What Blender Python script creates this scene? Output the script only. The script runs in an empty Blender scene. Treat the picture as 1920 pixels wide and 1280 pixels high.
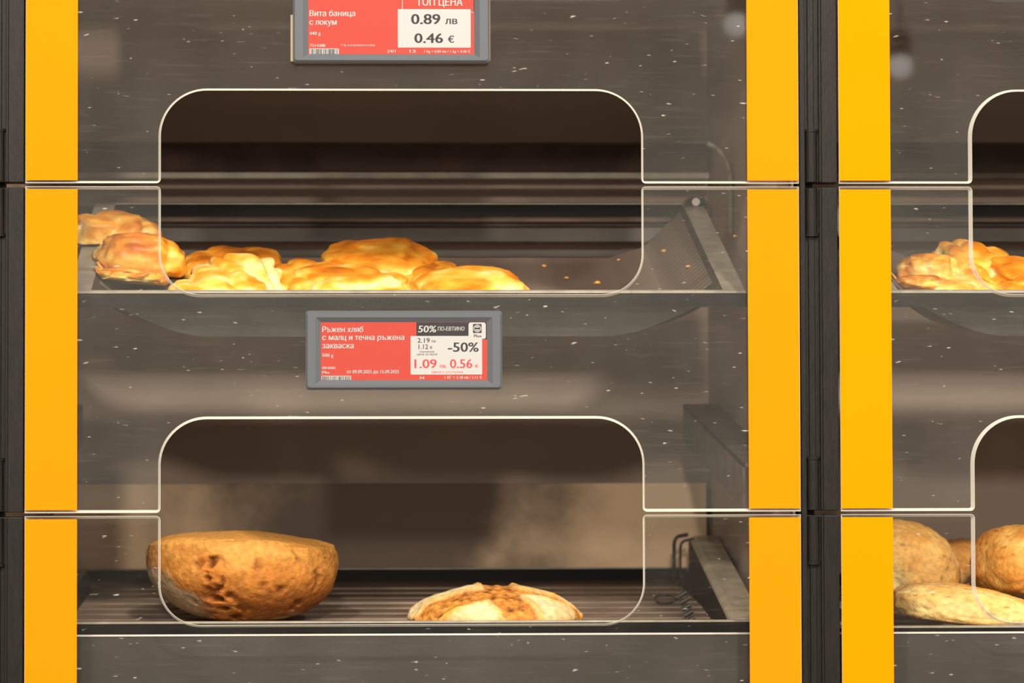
import bpy, bmesh, math, random
from mathutils import Vector, Matrix, noise, geometry

# ------------------------------------------------------------------ camera, world, light, exposure
S = bpy.context.scene
COL = S.collection
R = math.radians
F_PX = 5500.0
YAW, PITCHUP = 1.5, 1.8
PPX = 764.0                                            # the photograph is a crop: its optical axis lies left of the middle
CAM = Vector((-2.2 * math.tan(R(YAW) + math.atan((960 - PPX) / F_PX)), -2.2, 1.30 - 2.2 * math.tan(R(PITCHUP))))
ROT = Matrix.Rotation(R(-YAW), 3, 'Z') @ Matrix.Rotation(R(90.0 + PITCHUP), 3, 'X') @ Matrix.Rotation(R(-0.10), 3, 'Z')
cd = bpy.data.cameras.new('camera')
cam = bpy.data.objects.new('camera', cd)
COL.objects.link(cam)
cam.matrix_world = Matrix.Translation(CAM) @ ROT.to_4x4()
cd.sensor_width = 36.0
cd.lens = F_PX / 1920 * 36.0
cd.shift_x = (960 - PPX) / 1920
cd.clip_start = 0.05
cd.dof.use_dof = True
cd.dof.focus_distance = 2.21
cd.dof.aperture_fstop = 9.0
S.camera = cam

W = bpy.data.worlds.new('store_light')
S.world = W
W.use_nodes = True
W.node_tree.nodes['Background'].inputs[0].default_value = (1.0, 0.89, 0.71, 1)
W.node_tree.nodes['Background'].inputs[1].default_value = 1.0

def area_light(name, loc, target, energy, size, color):
    l = bpy.data.lights.new(name, 'AREA')
    l.energy = energy; l.size = size; l.color = color; l.shape = 'DISK'
    o = bpy.data.objects.new(name, l); COL.objects.link(o)
    o.location = loc
    o.rotation_euler = (Vector(target) - Vector(loc)).to_track_quat('-Z', 'Y').to_euler()
    return o
# ceiling spotlights of the shop, above and in front of the bread cabinets
area_light('ceiling_spot', (0.55, -2.7, 3.30), (0.05, 0.1, 1.25), 92, 0.22, (1.0, 0.92, 0.80))
area_light('ceiling_spot', (-0.95, -2.5, 3.30), (-0.1, 0.1, 1.25), 56, 0.22, (1.0, 0.92, 0.80))
area_light('ceiling_spot', (1.9, -2.5, 3.30), (0.5, 0.1, 1.25), 56, 0.22, (1.0, 0.92, 0.80))
# unseen farther row of shop lights, added low to light the cabinet insides
area_light('ceiling_spot', (-0.35, -6.4, 3.0), (0.1, 0.3, 1.2), 125, 0.3, (1.0, 0.90, 0.75))
area_light('ceiling_spot', (-2.9, -6.6, 3.0), (0.2, 0.3, 1.2), 70, 0.3, (1.0, 0.90, 0.75))

S.view_settings.view_transform = 'Standard'
S.view_settings.look = 'None'
S.view_settings.gamma = 1.0
S.view_settings.use_curve_mapping = False
S.view_settings.exposure = 0.0

# ------------------------------------------------------------------ helpers
def at(px, py, Y=0.0):
    """world point that stands at depth Y and is seen at photograph pixel (px, py)"""
    d = ROT @ Vector(((px - PPX) / F_PX, (640 - py) / F_PX, -1.0))
    return CAM + d * ((Y - CAM.y) / d.y)

WORLD = {}
def mesh_obj(name, verts, faces, mats, parent=None, smooth=False, fmat=None, center=None):
    vs = [Vector(v) for v in verts]
    if center is None:
        lo = Vector((min(v[i] for v in vs) for i in range(3))); hi = Vector((max(v[i] for v in vs) for i in range(3)))
        center = (lo + hi) / 2; center.z = lo.z
    c = Vector(center)
    me = bpy.data.meshes.new(name)
    me.from_pydata([v - c for v in vs], [], faces)
    for m in (mats if isinstance(mats, (list, tuple)) else [mats]):
        me.materials.append(m)
    if fmat:
        me.polygons.foreach_set('material_index', fmat)
    if smooth:
        me.polygons.foreach_set('use_smooth', [True] * len(me.polygons))
    me.update()
    o = bpy.data.objects.new(name, me)
    COL.objects.link(o)
    WORLD[o] = c
    if parent is not None:
        o.parent = parent
        o.location = c - WORLD[parent]
    else:
        o.location = c
    return o

def empty(name, loc, label=None, cat=None, group=None):
    o = bpy.data.objects.new(name, None)
    COL.objects.link(o)
    o.empty_display_size = 0.05
    o.location = loc; WORLD[o] = Vector(loc)
    if label: tag(o, label, cat, group)
    return o

def tag(o, label, cat, group=None):
    o['label'] = label; o['category'] = cat
    if group: o['group'] = group
    return o

class MB:
    def __init__(s): s.v = []; s.f = []; s.m = []
    def box(s, x0, x1, y0, y1, z0, z1, bev=0.0, m=0):
        if bev <= 0:
            b = len(s.v)
            s.v += [(x, y, z) for z in (z0, z1) for y in (y0, y1) for x in (x0, x1)]
            F = [(0, 2, 3, 1), (4, 5, 7, 6), (0, 1, 5, 4), (2, 6, 7, 3), (0, 4, 6, 2), (1, 3, 7, 5)]
            s.f += [tuple(b + i for i in f) for f in F]; s.m += [m] * 6
        else:
            bm = bmesh.new(); bmesh.ops.create_cube(bm, size=1.0)
            for v in bm.verts:
                v.co = Vector((x0 + (v.co.x + .5) * (x1 - x0), y0 + (v.co.y + .5) * (y1 - y0), z0 + (v.co.z + .5) * (z1 - z0)))
            bmesh.ops.bevel(bm, geom=list(bm.edges), offset=bev, segments=2, affect='EDGES', profile=0.5)
            s.add_bm(bm, m); bm.free()
        return s
    def add_bm(s, bm, m=0):
        b = len(s.v); bm.verts.index_update()
        s.v += [tuple(v.co) for v in bm.verts]
        for f in bm.faces:
            s.f.append(tuple(b + v.index for v in f.verts)); s.m.append(m)
        return s
    def cyl(s, p0, p1, r, n=16, m=0, r1=None):
        p0 = Vector(p0); p1 = Vector(p1); d = (p1 - p0).normalized()
        a = d.orthogonal().normalized(); c = d.cross(a); b = len(s.v); r1 = r if r1 is None else r1
        for p, rr in ((p0, r), (p1, r1)):
            for i in range(n):
                t = 2 * math.pi * i / n
                s.v.append(tuple(p + a * (rr * math.cos(t)) + c * (rr * math.sin(t))))
        for i in range(n):
            j = (i + 1) % n
            s.f.append((b + i, b + j, b + n + j, b + n + i)); s.m.append(m)
        s.f.append(tuple(b + n - 1 - i for i in range(n))); s.f.append(tuple(b + n + i for i in range(n))); s.m += [m, m]
        return s
    def tube(s, pts, r, n=10, m=0):
        for a, b in zip(pts[:-1], pts[1:]):
            s.cyl(a, b, r, n, m)
        return s
    def loft(s, rings, m=0, cap0=False, cap1=False):
        n = len(rings[0]); b = len(s.v)
        for r in rings: s.v += [tuple(p) for p in r]
        for k in range(len(rings) - 1):
            for i in range(n):
                j = (i + 1) % n
                s.f.append((b + k * n + i, b + k * n + j, b + (k + 1) * n + j, b + (k + 1) * n + i)); s.m.append(m)
        if cap0: s.f.append(tuple(b + i for i in range(n))); s.m.append(m)
        if cap1: s.f.append(tuple(b + (len(rings) - 1) * n + i for i in range(n))); s.m.append(m)
        return s
    def build(s, name, mats, parent=None, smooth=False, center=None):
        return mesh_obj(name, s.v, s.f, mats, parent, smooth, s.m, center)

# ------------------------------------------------------------------ materials
MATS = {}
def mat(name, col, rough=0.5, spec=0.5, metal=0.0, var=0.0, scale=40.0, bump=0.0, bscale=200.0, stretch=(1, 1, 1)):
    m = bpy.data.materials.new(name); m.use_nodes = True
    nt = m.node_tree; N = nt.nodes; L = nt.links
    b = N['Principled BSDF']
    b.inputs['Roughness'].default_value = rough
    b.inputs['Specular IOR Level'].default_value = spec
    b.inputs['Metallic'].default_value = metal
    b.inputs['Base Color'].default_value = (*col, 1)
    tc = N.new('ShaderNodeTexCoord'); mp = N.new('ShaderNodeMapping')
    mp.inputs['Scale'].default_value = stretch
    L.new(tc.outputs['Object'], mp.inputs['Vector'])
    if var > 0:
        n = N.new('ShaderNodeTexNoise'); n.inputs['Scale'].default_value = scale; n.inputs['Detail'].default_value = 6
        L.new(mp.outputs[0], n.inputs['Vector'])
        r = N.new('ShaderNodeMapRange')
        r.inputs['From Min'].default_value = 0.3; r.inputs['From Max'].default_value = 0.7
        r.inputs['To Min'].default_value = 1 - var; r.inputs['To Max'].default_value = 1 + var
        L.new(n.outputs['Fac'], r.inputs['Value'])
        mx = N.new('ShaderNodeVectorMath'); mx.operation = 'SCALE'
        mx.inputs[0].default_value = col
        L.new(r.outputs[0], mx.inputs['Scale'])
        L.new(mx.outputs[0], b.inputs['Base Color'])
    if bump > 0:
        n2 = N.new('ShaderNodeTexNoise'); n2.inputs['Scale'].default_value = bscale; n2.inputs['Detail'].default_value = 4
        L.new(mp.outputs[0], n2.inputs['Vector'])
        bp = N.new('ShaderNodeBump'); bp.inputs['Strength'].default_value = bump; bp.inputs['Distance'].default_value = 0.002
        L.new(n2.outputs['Fac'], bp.inputs['Height']); L.new(bp.outputs[0], b.inputs['Normal'])
    MATS[name] = m
    return m

M_ORANGE = mat('orange_film', (0.86, 0.204, 0.0018), 0.7, 0.03)
M_ORANGE2 = mat('yellow_orange_film', (0.86, 0.222, 0.0), 0.7, 0.02)
M_BLACK = mat('black_plastic', (0.0075, 0.0055, 0.0052), 0.45, 0.22, var=0.35, scale=300, bump=0.12, bscale=900, stretch=(1, 1, .15))
M_CARCASS = mat('dark_brown_panel', (0.40, 0.31, 0.26), 0.8, 0.1, var=0.08, scale=9)
M_TRAY = mat('dark_tray_metal', (0.050, 0.047, 0.041), 0.3, 0.5, var=0.25, scale=30, bump=0.1, bscale=500)
M_DARKRAIL = mat('dark_rail', (0.072, 0.045, 0.036), 0.7, 0.15, var=0.25, scale=25)
M_TRAYIN = mat('sooty_tray_floor', (0.045, 0.034, 0.027), 0.6, 0.3, var=0.45, scale=45, bump=0.25, bscale=300, stretch=(.4, 1, 1))
M_SLAT = mat('baked_slat', (0.095, 0.068, 0.054), 0.55, 0.3, var=0.4, scale=60, stretch=(.25, 1, 1))
M_RIM = mat('tray_rim_metal', (0.26, 0.23, 0.19), 0.4, 0.5, var=0.2, scale=60)
M_RIMBLACK = mat('black_tray_rim', (0.005, 0.004, 0.004), 0.5, 0.1)
M_LIP = mat('dark_tray_lip', (0.007, 0.0065, 0.006), 0.55, 0.12)
M_BAR = mat('grey_rear_bar', (0.16, 0.145, 0.14), 0.6, 0.3, var=0.3, scale=30, stretch=(.3, 1, 1))
M_LOWSLAT = mat('worn_slat', (0.21, 0.15, 0.112), 0.55, 0.3, var=0.5, scale=40, stretch=(.25, 1, 1))
M_GREYPANEL = mat('grey_front_panel', (0.046, 0.039, 0.037), 0.55, 0.25, var=0.25, scale=8)
M_STEELEDGE = mat('bare_steel_edge', (0.62, 0.58, 0.55), 0.4, 0.5)
def shaded_plate():
    m = mat('shade_painted_plate', (0.5, 0.37, 0.25), 0.55, 0.3, bump=0.1, bscale=120)
    nt = m.node_tree; N = nt.nodes; L = nt.links; b = N['Principled BSDF']
    tc = N.new('ShaderNodeTexCoord'); sp = N.new('ShaderNodeSeparateXYZ'); L.new(tc.outputs['Object'], sp.inputs[0])
    no = N.new('ShaderNodeTexNoise'); no.inputs['Scale'].default_value = 16; no.inputs['Detail'].default_value = 6; L.new(tc.outputs['Object'], no.inputs['Vector'])
    a = N.new('ShaderNodeMath'); a.operation = 'ABSOLUTE'; L.new(sp.outputs['X'], a.inputs[0])
    k = N.new('ShaderNodeMath'); k.operation = 'MULTIPLY_ADD'; L.new(no.outputs['Fac'], k.inputs[0]); k.inputs[1].default_value = 0.26; L.new(a.outputs[0], k.inputs[2])
    r = N.new('ShaderNodeMapRange'); r.interpolation_type = 'SMOOTHSTEP'; r.inputs['From Min'].default_value = 0.20; r.inputs['From Max'].default_value = 0.38; L.new(k.outputs[0], r.inputs['Value'])
    mx = N.new('ShaderNodeMix'); mx.data_type = 'RGBA'; L.new(r.outputs[0], mx.inputs['Factor'])
    mx.inputs['A'].default_value = (0.15, 0.105, 0.078, 1); mx.inputs['B'].default_value = (0.80, 0.57, 0.38, 1)
    L.new(mx.outputs['Result'], b.inputs['Base Color'])
    return m
M_PLATE = shaded_plate()                                # dark middle is painted shade, standing for the price label's shadow
M_WIRE = mat('black_wire', (0.02, 0.017, 0.015), 0.45, 0.4)
M_TAGFRAME = mat('grey_label_frame', (0.082, 0.090, 0.105), 0.55, 0.25)
M_CLIP = mat('yellowed_clip', (0.42, 0.34, 0.2), 0.4, 0.4)
M_RED = mat('label_red', (0.36, 0.046, 0.034), 0.6, 0.15)
M_WHITE = mat('label_white', (0.37, 0.365, 0.37), 0.6, 0.15)
M_DARK = mat('label_black', (0.028, 0.025, 0.028), 0.6, 0.2)
M_INKRED = mat('label_red_ink', (0.5, 0.05, 0.05), 0.6, 0.2)
M_FLOOR = mat('shop_floor', (0.35, 0.33, 0.30), 0.4, 0.4, var=0.1, scale=3)
M_CRUMB = mat('crumb', (0.7, 0.36, 0.1), 0.8, 0.1)

def acrylic():
    m = bpy.data.materials.new('clear_acrylic'); m.use_nodes = True
    nt = m.node_tree; N = nt.nodes; L = nt.links
    N.remove(N['Principled BSDF']); out = N['Material Output']
    g = N.new('ShaderNodeNewGeometry')
    d = N.new('ShaderNodeVectorMath'); d.operation = 'DOT_PRODUCT'
    L.new(g.outputs['Incoming'], d.inputs[0]); L.new(g.outputs['Normal'], d.inputs[1])
    def M(op, a, b=None):
        n = N.new('ShaderNodeMath'); n.operation = op
        for i, x in enumerate((a, b)):
            if x is None: continue
            if isinstance(x, (int, float)): n.inputs[i].default_value = x
            else: L.new(x, n.inputs[i])
        return n.outputs[0]
    c = M('ABSOLUTE', d.outputs['Value'])
    f = M('ADD', M('MULTIPLY', M('POWER', M('SUBTRACT', 1.0, c), 5.0), 0.96), 0.036)
    tr = N.new('ShaderNodeBsdfTransparent'); tr.inputs[0].default_value = (0.97, 0.97, 0.96, 1)
    gl = N.new('ShaderNodeBsdfGlossy'); gl.inputs['Roughness'].default_value = 0.02
    mx = N.new('ShaderNodeMixShader'); L.new(f, mx.inputs[0]); L.new(tr.outputs[0], mx.inputs[1]); L.new(gl.outputs[0], mx.inputs[2])
    # dust, smears and fine scratches lying on the pane
    tc = N.new('ShaderNodeTexCoord'); mp = N.new('ShaderNodeMapping')
    mp.inputs['Rotation'].default_value = (0, R(32), 0); mp.inputs['Scale'].default_value = (0.33, 1, 1)
    L.new(tc.outputs['Object'], mp.inputs['Vector'])
    n1 = N.new('ShaderNodeTexNoise'); n1.inputs['Scale'].default_value = 330; n1.inputs['Detail'].default_value = 1.5
    L.new(mp.outputs[0], n1.inputs['Vector'])
    r1 = N.new('ShaderNodeMapRange'); r1.inputs['From Min'].default_value = 0.725; r1.inputs['From Max'].default_value = 0.80; r1.inputs['To Max'].default_value = 0.40
    L.new(n1.outputs['Fac'], r1.inputs['Value'])
    n2 = N.new('ShaderNodeTexNoise'); n2.inputs['Scale'].default_value = 14; n2.inputs['Detail'].default_value = 5
    L.new(tc.outputs['Object'], n2.inputs['Vector'])
    r2 = N.new('ShaderNodeMapRange'); r2.inputs['From Min'].default_value = 0.3; r2.inputs['From Max'].default_value = 0.8; r2.inputs['To Max'].default_value = 0.012
    L.new(n2.outputs['Fac'], r2.inputs['Value'])
    mp2 = N.new('ShaderNodeMapping'); mp2.inputs['Rotation'].default_value = (0, R(-8), 0); mp2.inputs['Scale'].default_value = (0.06, 1, 1)
    L.new(tc.outputs['Object'], mp2.inputs['Vector'])
    n3 = N.new('ShaderNodeTexNoise'); n3.inputs['Scale'].default_value = 420; n3.inputs['Detail'].default_value = 2
    L.new(mp2.outputs[0], n3.inputs['Vector'])
    r3 = N.new('ShaderNodeMapRange'); r3.inputs['From Min'].default_value = 0.58; r3.inputs['From Max'].default_value = 0.8; r3.inputs['To Max'].default_value = 0.02
    L.new(n3.outputs['Fac'], r3.inputs['Value'])
    tot = M('ADD', M('ADD', r1.outputs[0], r2.outputs[0]), r3.outputs[0])
    df = N.new('ShaderNodeBsdfDiffuse'); df.inputs[0].default_value = (0.75, 0.70, 0.62, 1)
    m2 = N.new('ShaderNodeMixShader'); L.new(tot, m2.inputs[0]); L.new(mx.outputs[0], m2.inputs[1]); L.new(df.outputs[0], m2.inputs[2])
    L.new(m2.outputs[0], out.inputs['Surface'])
    return m
M_ACRYL = acrylic()

def acrylic_edge():
    m = bpy.data.materials.new('polished_acrylic_edge'); m.use_nodes = True
    nt = m.node_tree; N = nt.nodes; L = nt.links
    N.remove(N['Principled BSDF']); out = N['Material Output']
    t = N.new('ShaderNodeBsdfDiffuse'); t.inputs[0].default_value = (0.95, 0.91, 0.83, 1)
    d = N.new('ShaderNodeBsdfTransparent'); d.inputs[0].default_value = (0.9, 0.88, 0.84, 1)
    a = N.new('ShaderNodeMixShader'); a.inputs[0].default_value = 0.45
    L.new(t.outputs[0], a.inputs[1]); L.new(d.outputs[0], a.inputs[2])
    L.new(a.outputs[0], out.inputs['Surface'])
    return m
M_EDGE = acrylic_edge()

def crust(name, rough=0.5, bump=0.5, bscale=160, spec=0.35, var=0.25):
    m = bpy.data.materials.new(name); m.use_nodes = True
    nt = m.node_tree; N = nt.nodes; L = nt.links; b = N['Principled BSDF']
    b.inputs['Roughness'].default_value = rough; b.inputs['Specular IOR Level'].default_value = spec
    at_ = N.new('ShaderNodeAttribute'); at_.attribute_name = 'crust'
    tc = N.new('ShaderNodeTexCoord')
    n = N.new('ShaderNodeTexNoise'); n.inputs['Scale'].default_value = bscale; n.inputs['Detail'].default_value = 5
    L.new(tc.outputs['Object'], n.inputs['Vector'])
    r = N.new('ShaderNodeMapRange'); r.inputs['From Min'].default_value = 0.3; r.inputs['From Max'].default_value = 0.7
    r.inputs['To Min'].default_value = 1 - var; r.inputs['To Max'].default_value = 1 + var
    L.new(n.outputs['Fac'], r.inputs['Value'])
    s = N.new('ShaderNodeVectorMath'); s.operation = 'SCALE'
    L.new(at_.outputs['Color'], s.inputs[0]); L.new(r.outputs[0], s.inputs['Scale']); L.new(s.outputs[0], b.inputs['Base Color'])
    bp = N.new('ShaderNodeBump'); bp.inputs['Strength'].default_value = bump; bp.inputs['Distance'].default_value = 0.0015
    L.new(n.outputs['Fac'], bp.inputs['Height']); L.new(bp.outputs[0], b.inputs['Normal'])
    return m
M_PASTRY = crust('glazed_pastry_crust', 0.42, 0.35, 130, 0.4, 0.14)
M_LOAF = crust('rough_loaf_crust', 0.7, 0.9, 220, 0.2, 0.22)

# ------------------------------------------------------------------ main measures (taken from the photograph at the door plane)
PX = 0.0004
XL = at(47, 640).x; XR = at(1499.5, 640).x
PITCH = at(1575, 640).x - XL
NX0 = at(301, 640).x; NX1 = at(1204, 640).x            # sides of the cut-out
Z_SEAM = [at(773, 341 - 617.5).z, at(773, 346.5).z, at(773, 963.0).z, at(773, 963.0 + 617.5).z]
STRIP = 97.5 * PX
YB = 0.50                                              # depth of the back panel
CABX = [0.0, PITCH]

# ------------------------------------------------------------------ floor
tagf = MB().box(-4, 4, -5, 2.0, -0.05, 0.0).build('floor', M_FLOOR)
tagf['kind'] = 'structure'
wb_ = MB().box(-4, 4, 0.60, 0.70, 0.0, 3.4).build('wall_back', M_FLOOR)
wb_['kind'] = 'structure'

# ------------------------------------------------------------------ cabinets
def arc(cx, cz, r, a0, a1, n):
    return [(cx + r * math.cos(R(a0 + (a1 - a0) * i / n)), cz + r * math.sin(R(a0 + (a1 - a0) * i / n))) for i in range(n + 1)]

def door_outline(dx, zt, zb, z_notch, z_arch):
    """clockwise-free outline (counter-clockwise in x,z seen from the front) of a door pane with its two cut-outs"""
    xl, xr, n0, n1 = XL + dx, XR + dx, NX0 + dx, NX1 + dx
    s = 0.0032; ra = 0.0345; rn = 0.0300; P = []
    # bottom edge, left to right, with the arch
    P += [(xl, zb)]
    P += arc(n0 - s, zb + s, s, -90, 0, 5)
    P += arc(n0 + ra, z_arch - ra, ra, 180, 90, 16)
    P += arc(n1 - ra, z_arch - ra, ra, 90, 0, 16)
    P += arc(n1 + s, zb + s, s, 180, 270, 5)
    P += [(xr, zb), (xr, zt)]
    # top edge, right to left, with the notch
    P += arc(n1 + s, zt - s, s, 90, 180, 5)
    P += arc(n1 - rn, z_notch + rn, rn, 0, -90, 16)
    P += arc(n0 + rn, z_notch + rn, rn, -90, -180, 16)
    P += arc(n0 - s, zt - s, s, 0, 90, 5)
    P += [(xl, zt)]
    return P

def inset(P, d):
    n = len(P); out = []
    for i in range(n):
        a = Vector(P[i - 1]); b = Vector(P[i]); c = Vector(P[(i + 1) % n])
        e1 = (b - a).normalized(); e2 = (c - b).normalized()
        n1 = Vector((-e1.y, e1.x)); n2 = Vector((-e2.y, e2.x))
        m = (n1 + n2).normalized(); k = d / max(0.4, m.dot(n1))
        out.append(tuple(b + m * k))
    return out

def build_door(cab, dx, zt, zb, z_notch, z_arch, film):
    P = door_outline(dx, zt, zb, z_notch, z_arch); Q = inset(P, 0.0002); Q2 = inset(P, 0.0020)
    n = len(P); v = []; f = []; fm = []
    v += [(x, 0.0, z) for x, z in Q] + [(x, 0.0001, z) for x, z in P] + [(x, 0.0004, z) for x, z in P] + [(x, 0.005, z) for x, z in Q2]
    f.append(tuple(range(n))); fm.append(0)
    for k in range(3):
        for i in range(n):
            j = (i + 1) % n
            f.append((k * n + i, (k + 1) * n + i, (k + 1) * n + j, k * n + j)); fm.append(1)
    f.append(tuple(3 * n + n - 1 - i for i in range(n))); fm.append(0)
    d = mesh_obj('door', v, f, [M_ACRYL, M_EDGE], cab, False, fm)
    d['label'] = 'clear scratched acrylic door pane with rounded cut-outs'
    z0, z1 = zb + 0.0022, zt - 0.0022
    for a in (XL + dx + 0.0003, XR + dx - STRIP):
        MB().box(a, a + STRIP - 0.0003, -0.0004, 0.0, z0, z1).build('orange_strip', film, d)
    # hinge profile on the left side of the pane
    h = MB()
    xa, xb = XL + dx - 0.0262, XL + dx - 0.0006
    h.box(xa, xb, 0.004, 0.016, zb + .0006, zt - .0006, 0.0008)
    h.box(xb - 0.0125, xb - 0.0006, 0.0006, 0.005, zb + .0006, zt - .0006, 0.0006)
    h.box(xa + 0.0114, xa + 0.0132, 0.0012, 0.005, zb + .001, zt - .001, 0.0004)
    h.box(xa + 0.0030, xa + 0.0080, 0.0022, 0.005, zb + .001, zt - .001, 0.0008)
    hp = h.build('hinge_profile', M_BLACK, d)
    kx = xa + 0.0056
    for (a, b) in ((zb + 0.0012, zb + 0.041), (zt - 0.0375, zt - 0.0012)):
        k = MB().cyl((kx, 0.0035, a), (kx, 0.0035, b), 0.0046, 20)
        k.cyl((kx, 0.0035, a if b > (zt + zb) / 2 else b - 0.002), (kx, 0.0035, (a + 0.002) if b > (zt + zb) / 2 else b), 0.0053, 20)
        k.build('hinge_knuckle', M_BLACK, d, smooth=False)
    return d

def build_cabinet(dx, name_label, film, plate):
    x0, x1 = XL + dx - 0.0294, XR + dx + 0.0003
    cab = empty('bread_cabinet', ((x0 + x1) / 2, 0.25, 0.0), name_label, 'cabinet', 'bread display cabinets')
    zt = Z_SEAM[0] + 0.03
    # carcass
    MB().box(x0 + .001, x0 + 0.005, 0.031, YB, 0, zt).build('side_panel', M_CARCASS, cab)
    MB().box(x1 - 0.005, x1 - .001, 0.02, YB, 0, zt).build('side_panel', M_CARCASS, cab)
    MB().box(x0 + .001, x1 - .001, YB, YB + 0.012, 0, zt).build('back_panel', M_CARCASS, cab)
    MB().box(x0 + .001, x1 - .001, 0.02, YB, zt, zt + 0.012).build('top_panel', M_CARCASS, cab)
    MB().box(x0 + .0145, x1 - .0145, 0.03, YB - .001, 0.06, 0.86).build('base_block', M_BLACK, cab)
    # upright profile left of the doors (ridged)
    u = MB().box(x0, x0 + 0.0042, 0.002, 0.03, 0.0, zt, 0.0006)
    u.box(x0 + 0.0042, x0 + 0.012, 0.017, 0.03, 0.0, zt)
    u.build('upright', M_BLACK, cab)
    # doors
    rows = [(0, at(773, -66).z, at(773, 170).z), (1, at(773, 551.5).z, at(773, 785).z), (2, at(773, 1170).z, at(773, 1402).z)]
    for r, zn, za in rows:
        build_door(cab, dx, Z_SEAM[r] - 0.0012, Z_SEAM[r + 1] + 0.0012, zn, za, film)
    # grey front panel below the lowest tray, with a bare bright top edge
    zp = at(773, 1197).z
    fp = MB().box(x0 + 0.015, x1 - 0.015, 0.034, 0.036, 0.92, zp).build('front_panel', M_GREYPANEL, cab)
    MB().box(x0 + 0.015, x1 - 0.015, 0.0332, 0.0368, zp, zp + 0.0014, 0.0003).build('top_edge', M_STEELEDGE, fp)
    # rear rails seen behind the upper tray
    def rail(py0, py1, Y, th, m, name, xa=None, xb=None):
        MB().box(xa if xa is not None else x0 + 0.006, xb if xb is not None else x1 - 0.006, Y, Y + th, at(960, py1, Y).z, at(960, py0, Y).z, 0.0006).build(name, m, cab)
    xe = at(1326, 300, 0.46).x + dx
    rail(268, 322, 0.46, 0.004, M_DARKRAIL, 'rear_rail', xb=xe)
    rail(266, 270, 0.456, 0.010, M_SLAT, 'rear_rail', xb=xe)
    rail(323, 335, 0.445, 0.010, M_RIM if plate else M_SLAT, 'rear_rail', xb=xe)
    rail(386, 425, 0.468, 0.004, M_SLAT, 'rear_rail')
    rail(409, 416, 0.462, 0.006, M_LOWSLAT, 'rear_rail')
    rail(427, 453, 0.455, 0.012, M_BAR, 'rear_rail')
    rail(468, 491, 0.448, 0.012, M_BAR, 'rear_rail')
    # support rails of the compartment, sloping down to the front on both side walls
    for (pyb, pyf) in ((757, 868), ):
        for sgn in (-1, 1):
            Yb, Yf = 0.44, 0.06
            xw = (x1 - 0.0055) if sgn > 0 else (x0 + 0.0055)
            xi = xw - sgn * 0.030
            zb_ = at(1345, pyb, Yb).z; zf_ = at(1345, pyf, Yf).z
            b = MB()
            a = [(xw, Yf, zf_ - .003), (xi, Yf, zf_ - .003), (xi, Yf, zf_), (xw, Yf, zf_)]
            c = [(xw, Yb, zb_ - .003), (xi, Yb, zb_ - .003), (xi, Yb, zb_), (xw, Yb, zb_)]
            b.loft([a, c], cap0=True, cap1=True)
            a = [(xi, Yf, zf_ - .035), (xi, Yf, zf_), (xi + sgn * .002, Yf, zf_), (xi + sgn * .002, Yf, zf_ - .035)]
            c = [(xi, Yb, zb_ - .035), (xi, Yb, zb_), (xi + sgn * .002, Yb, zb_), (xi + sgn * .002, Yb, zb_ - .035)]
            b.loft([a, c], cap0=True, cap1=True)
            b.build('support_rail', M_SLAT, cab)
    if plate:
        xa, xb = x0 + 0.006, at(1326, 950, 0.47).x
        MB().box(xa, xb, 0.476, 0.479, at(960, 1086, 0.47).z, at(960, 906, 0.47).z, 0.0005).build('backstop_plate', M_PLATE, cab)
    return cab

cab1 = build_cabinet(0.0, 'wide bread cabinet with acrylic doors and deep orange strips, left of the black post', M_ORANGE, True)
cab2 = build_cabinet(PITCH, 'bread cabinet with yellower strips at right, cut off by the picture edge', M_ORANGE2, False)
# bent wire behind the upper tray of the first cabinet
def bent_wire():
    Y = 0.32
    pts = [at(1326, 268, Y), at(1345, 278, Y), at(1362, 300, Y), at(1369, 322, Y), at(1370, 345, Y), at(1370, 445, Y)]
    MB().tube(pts, 0.0022, 8).build('wire_guard', M_RIM, cab1, smooth=True)
bent_wire()

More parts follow.
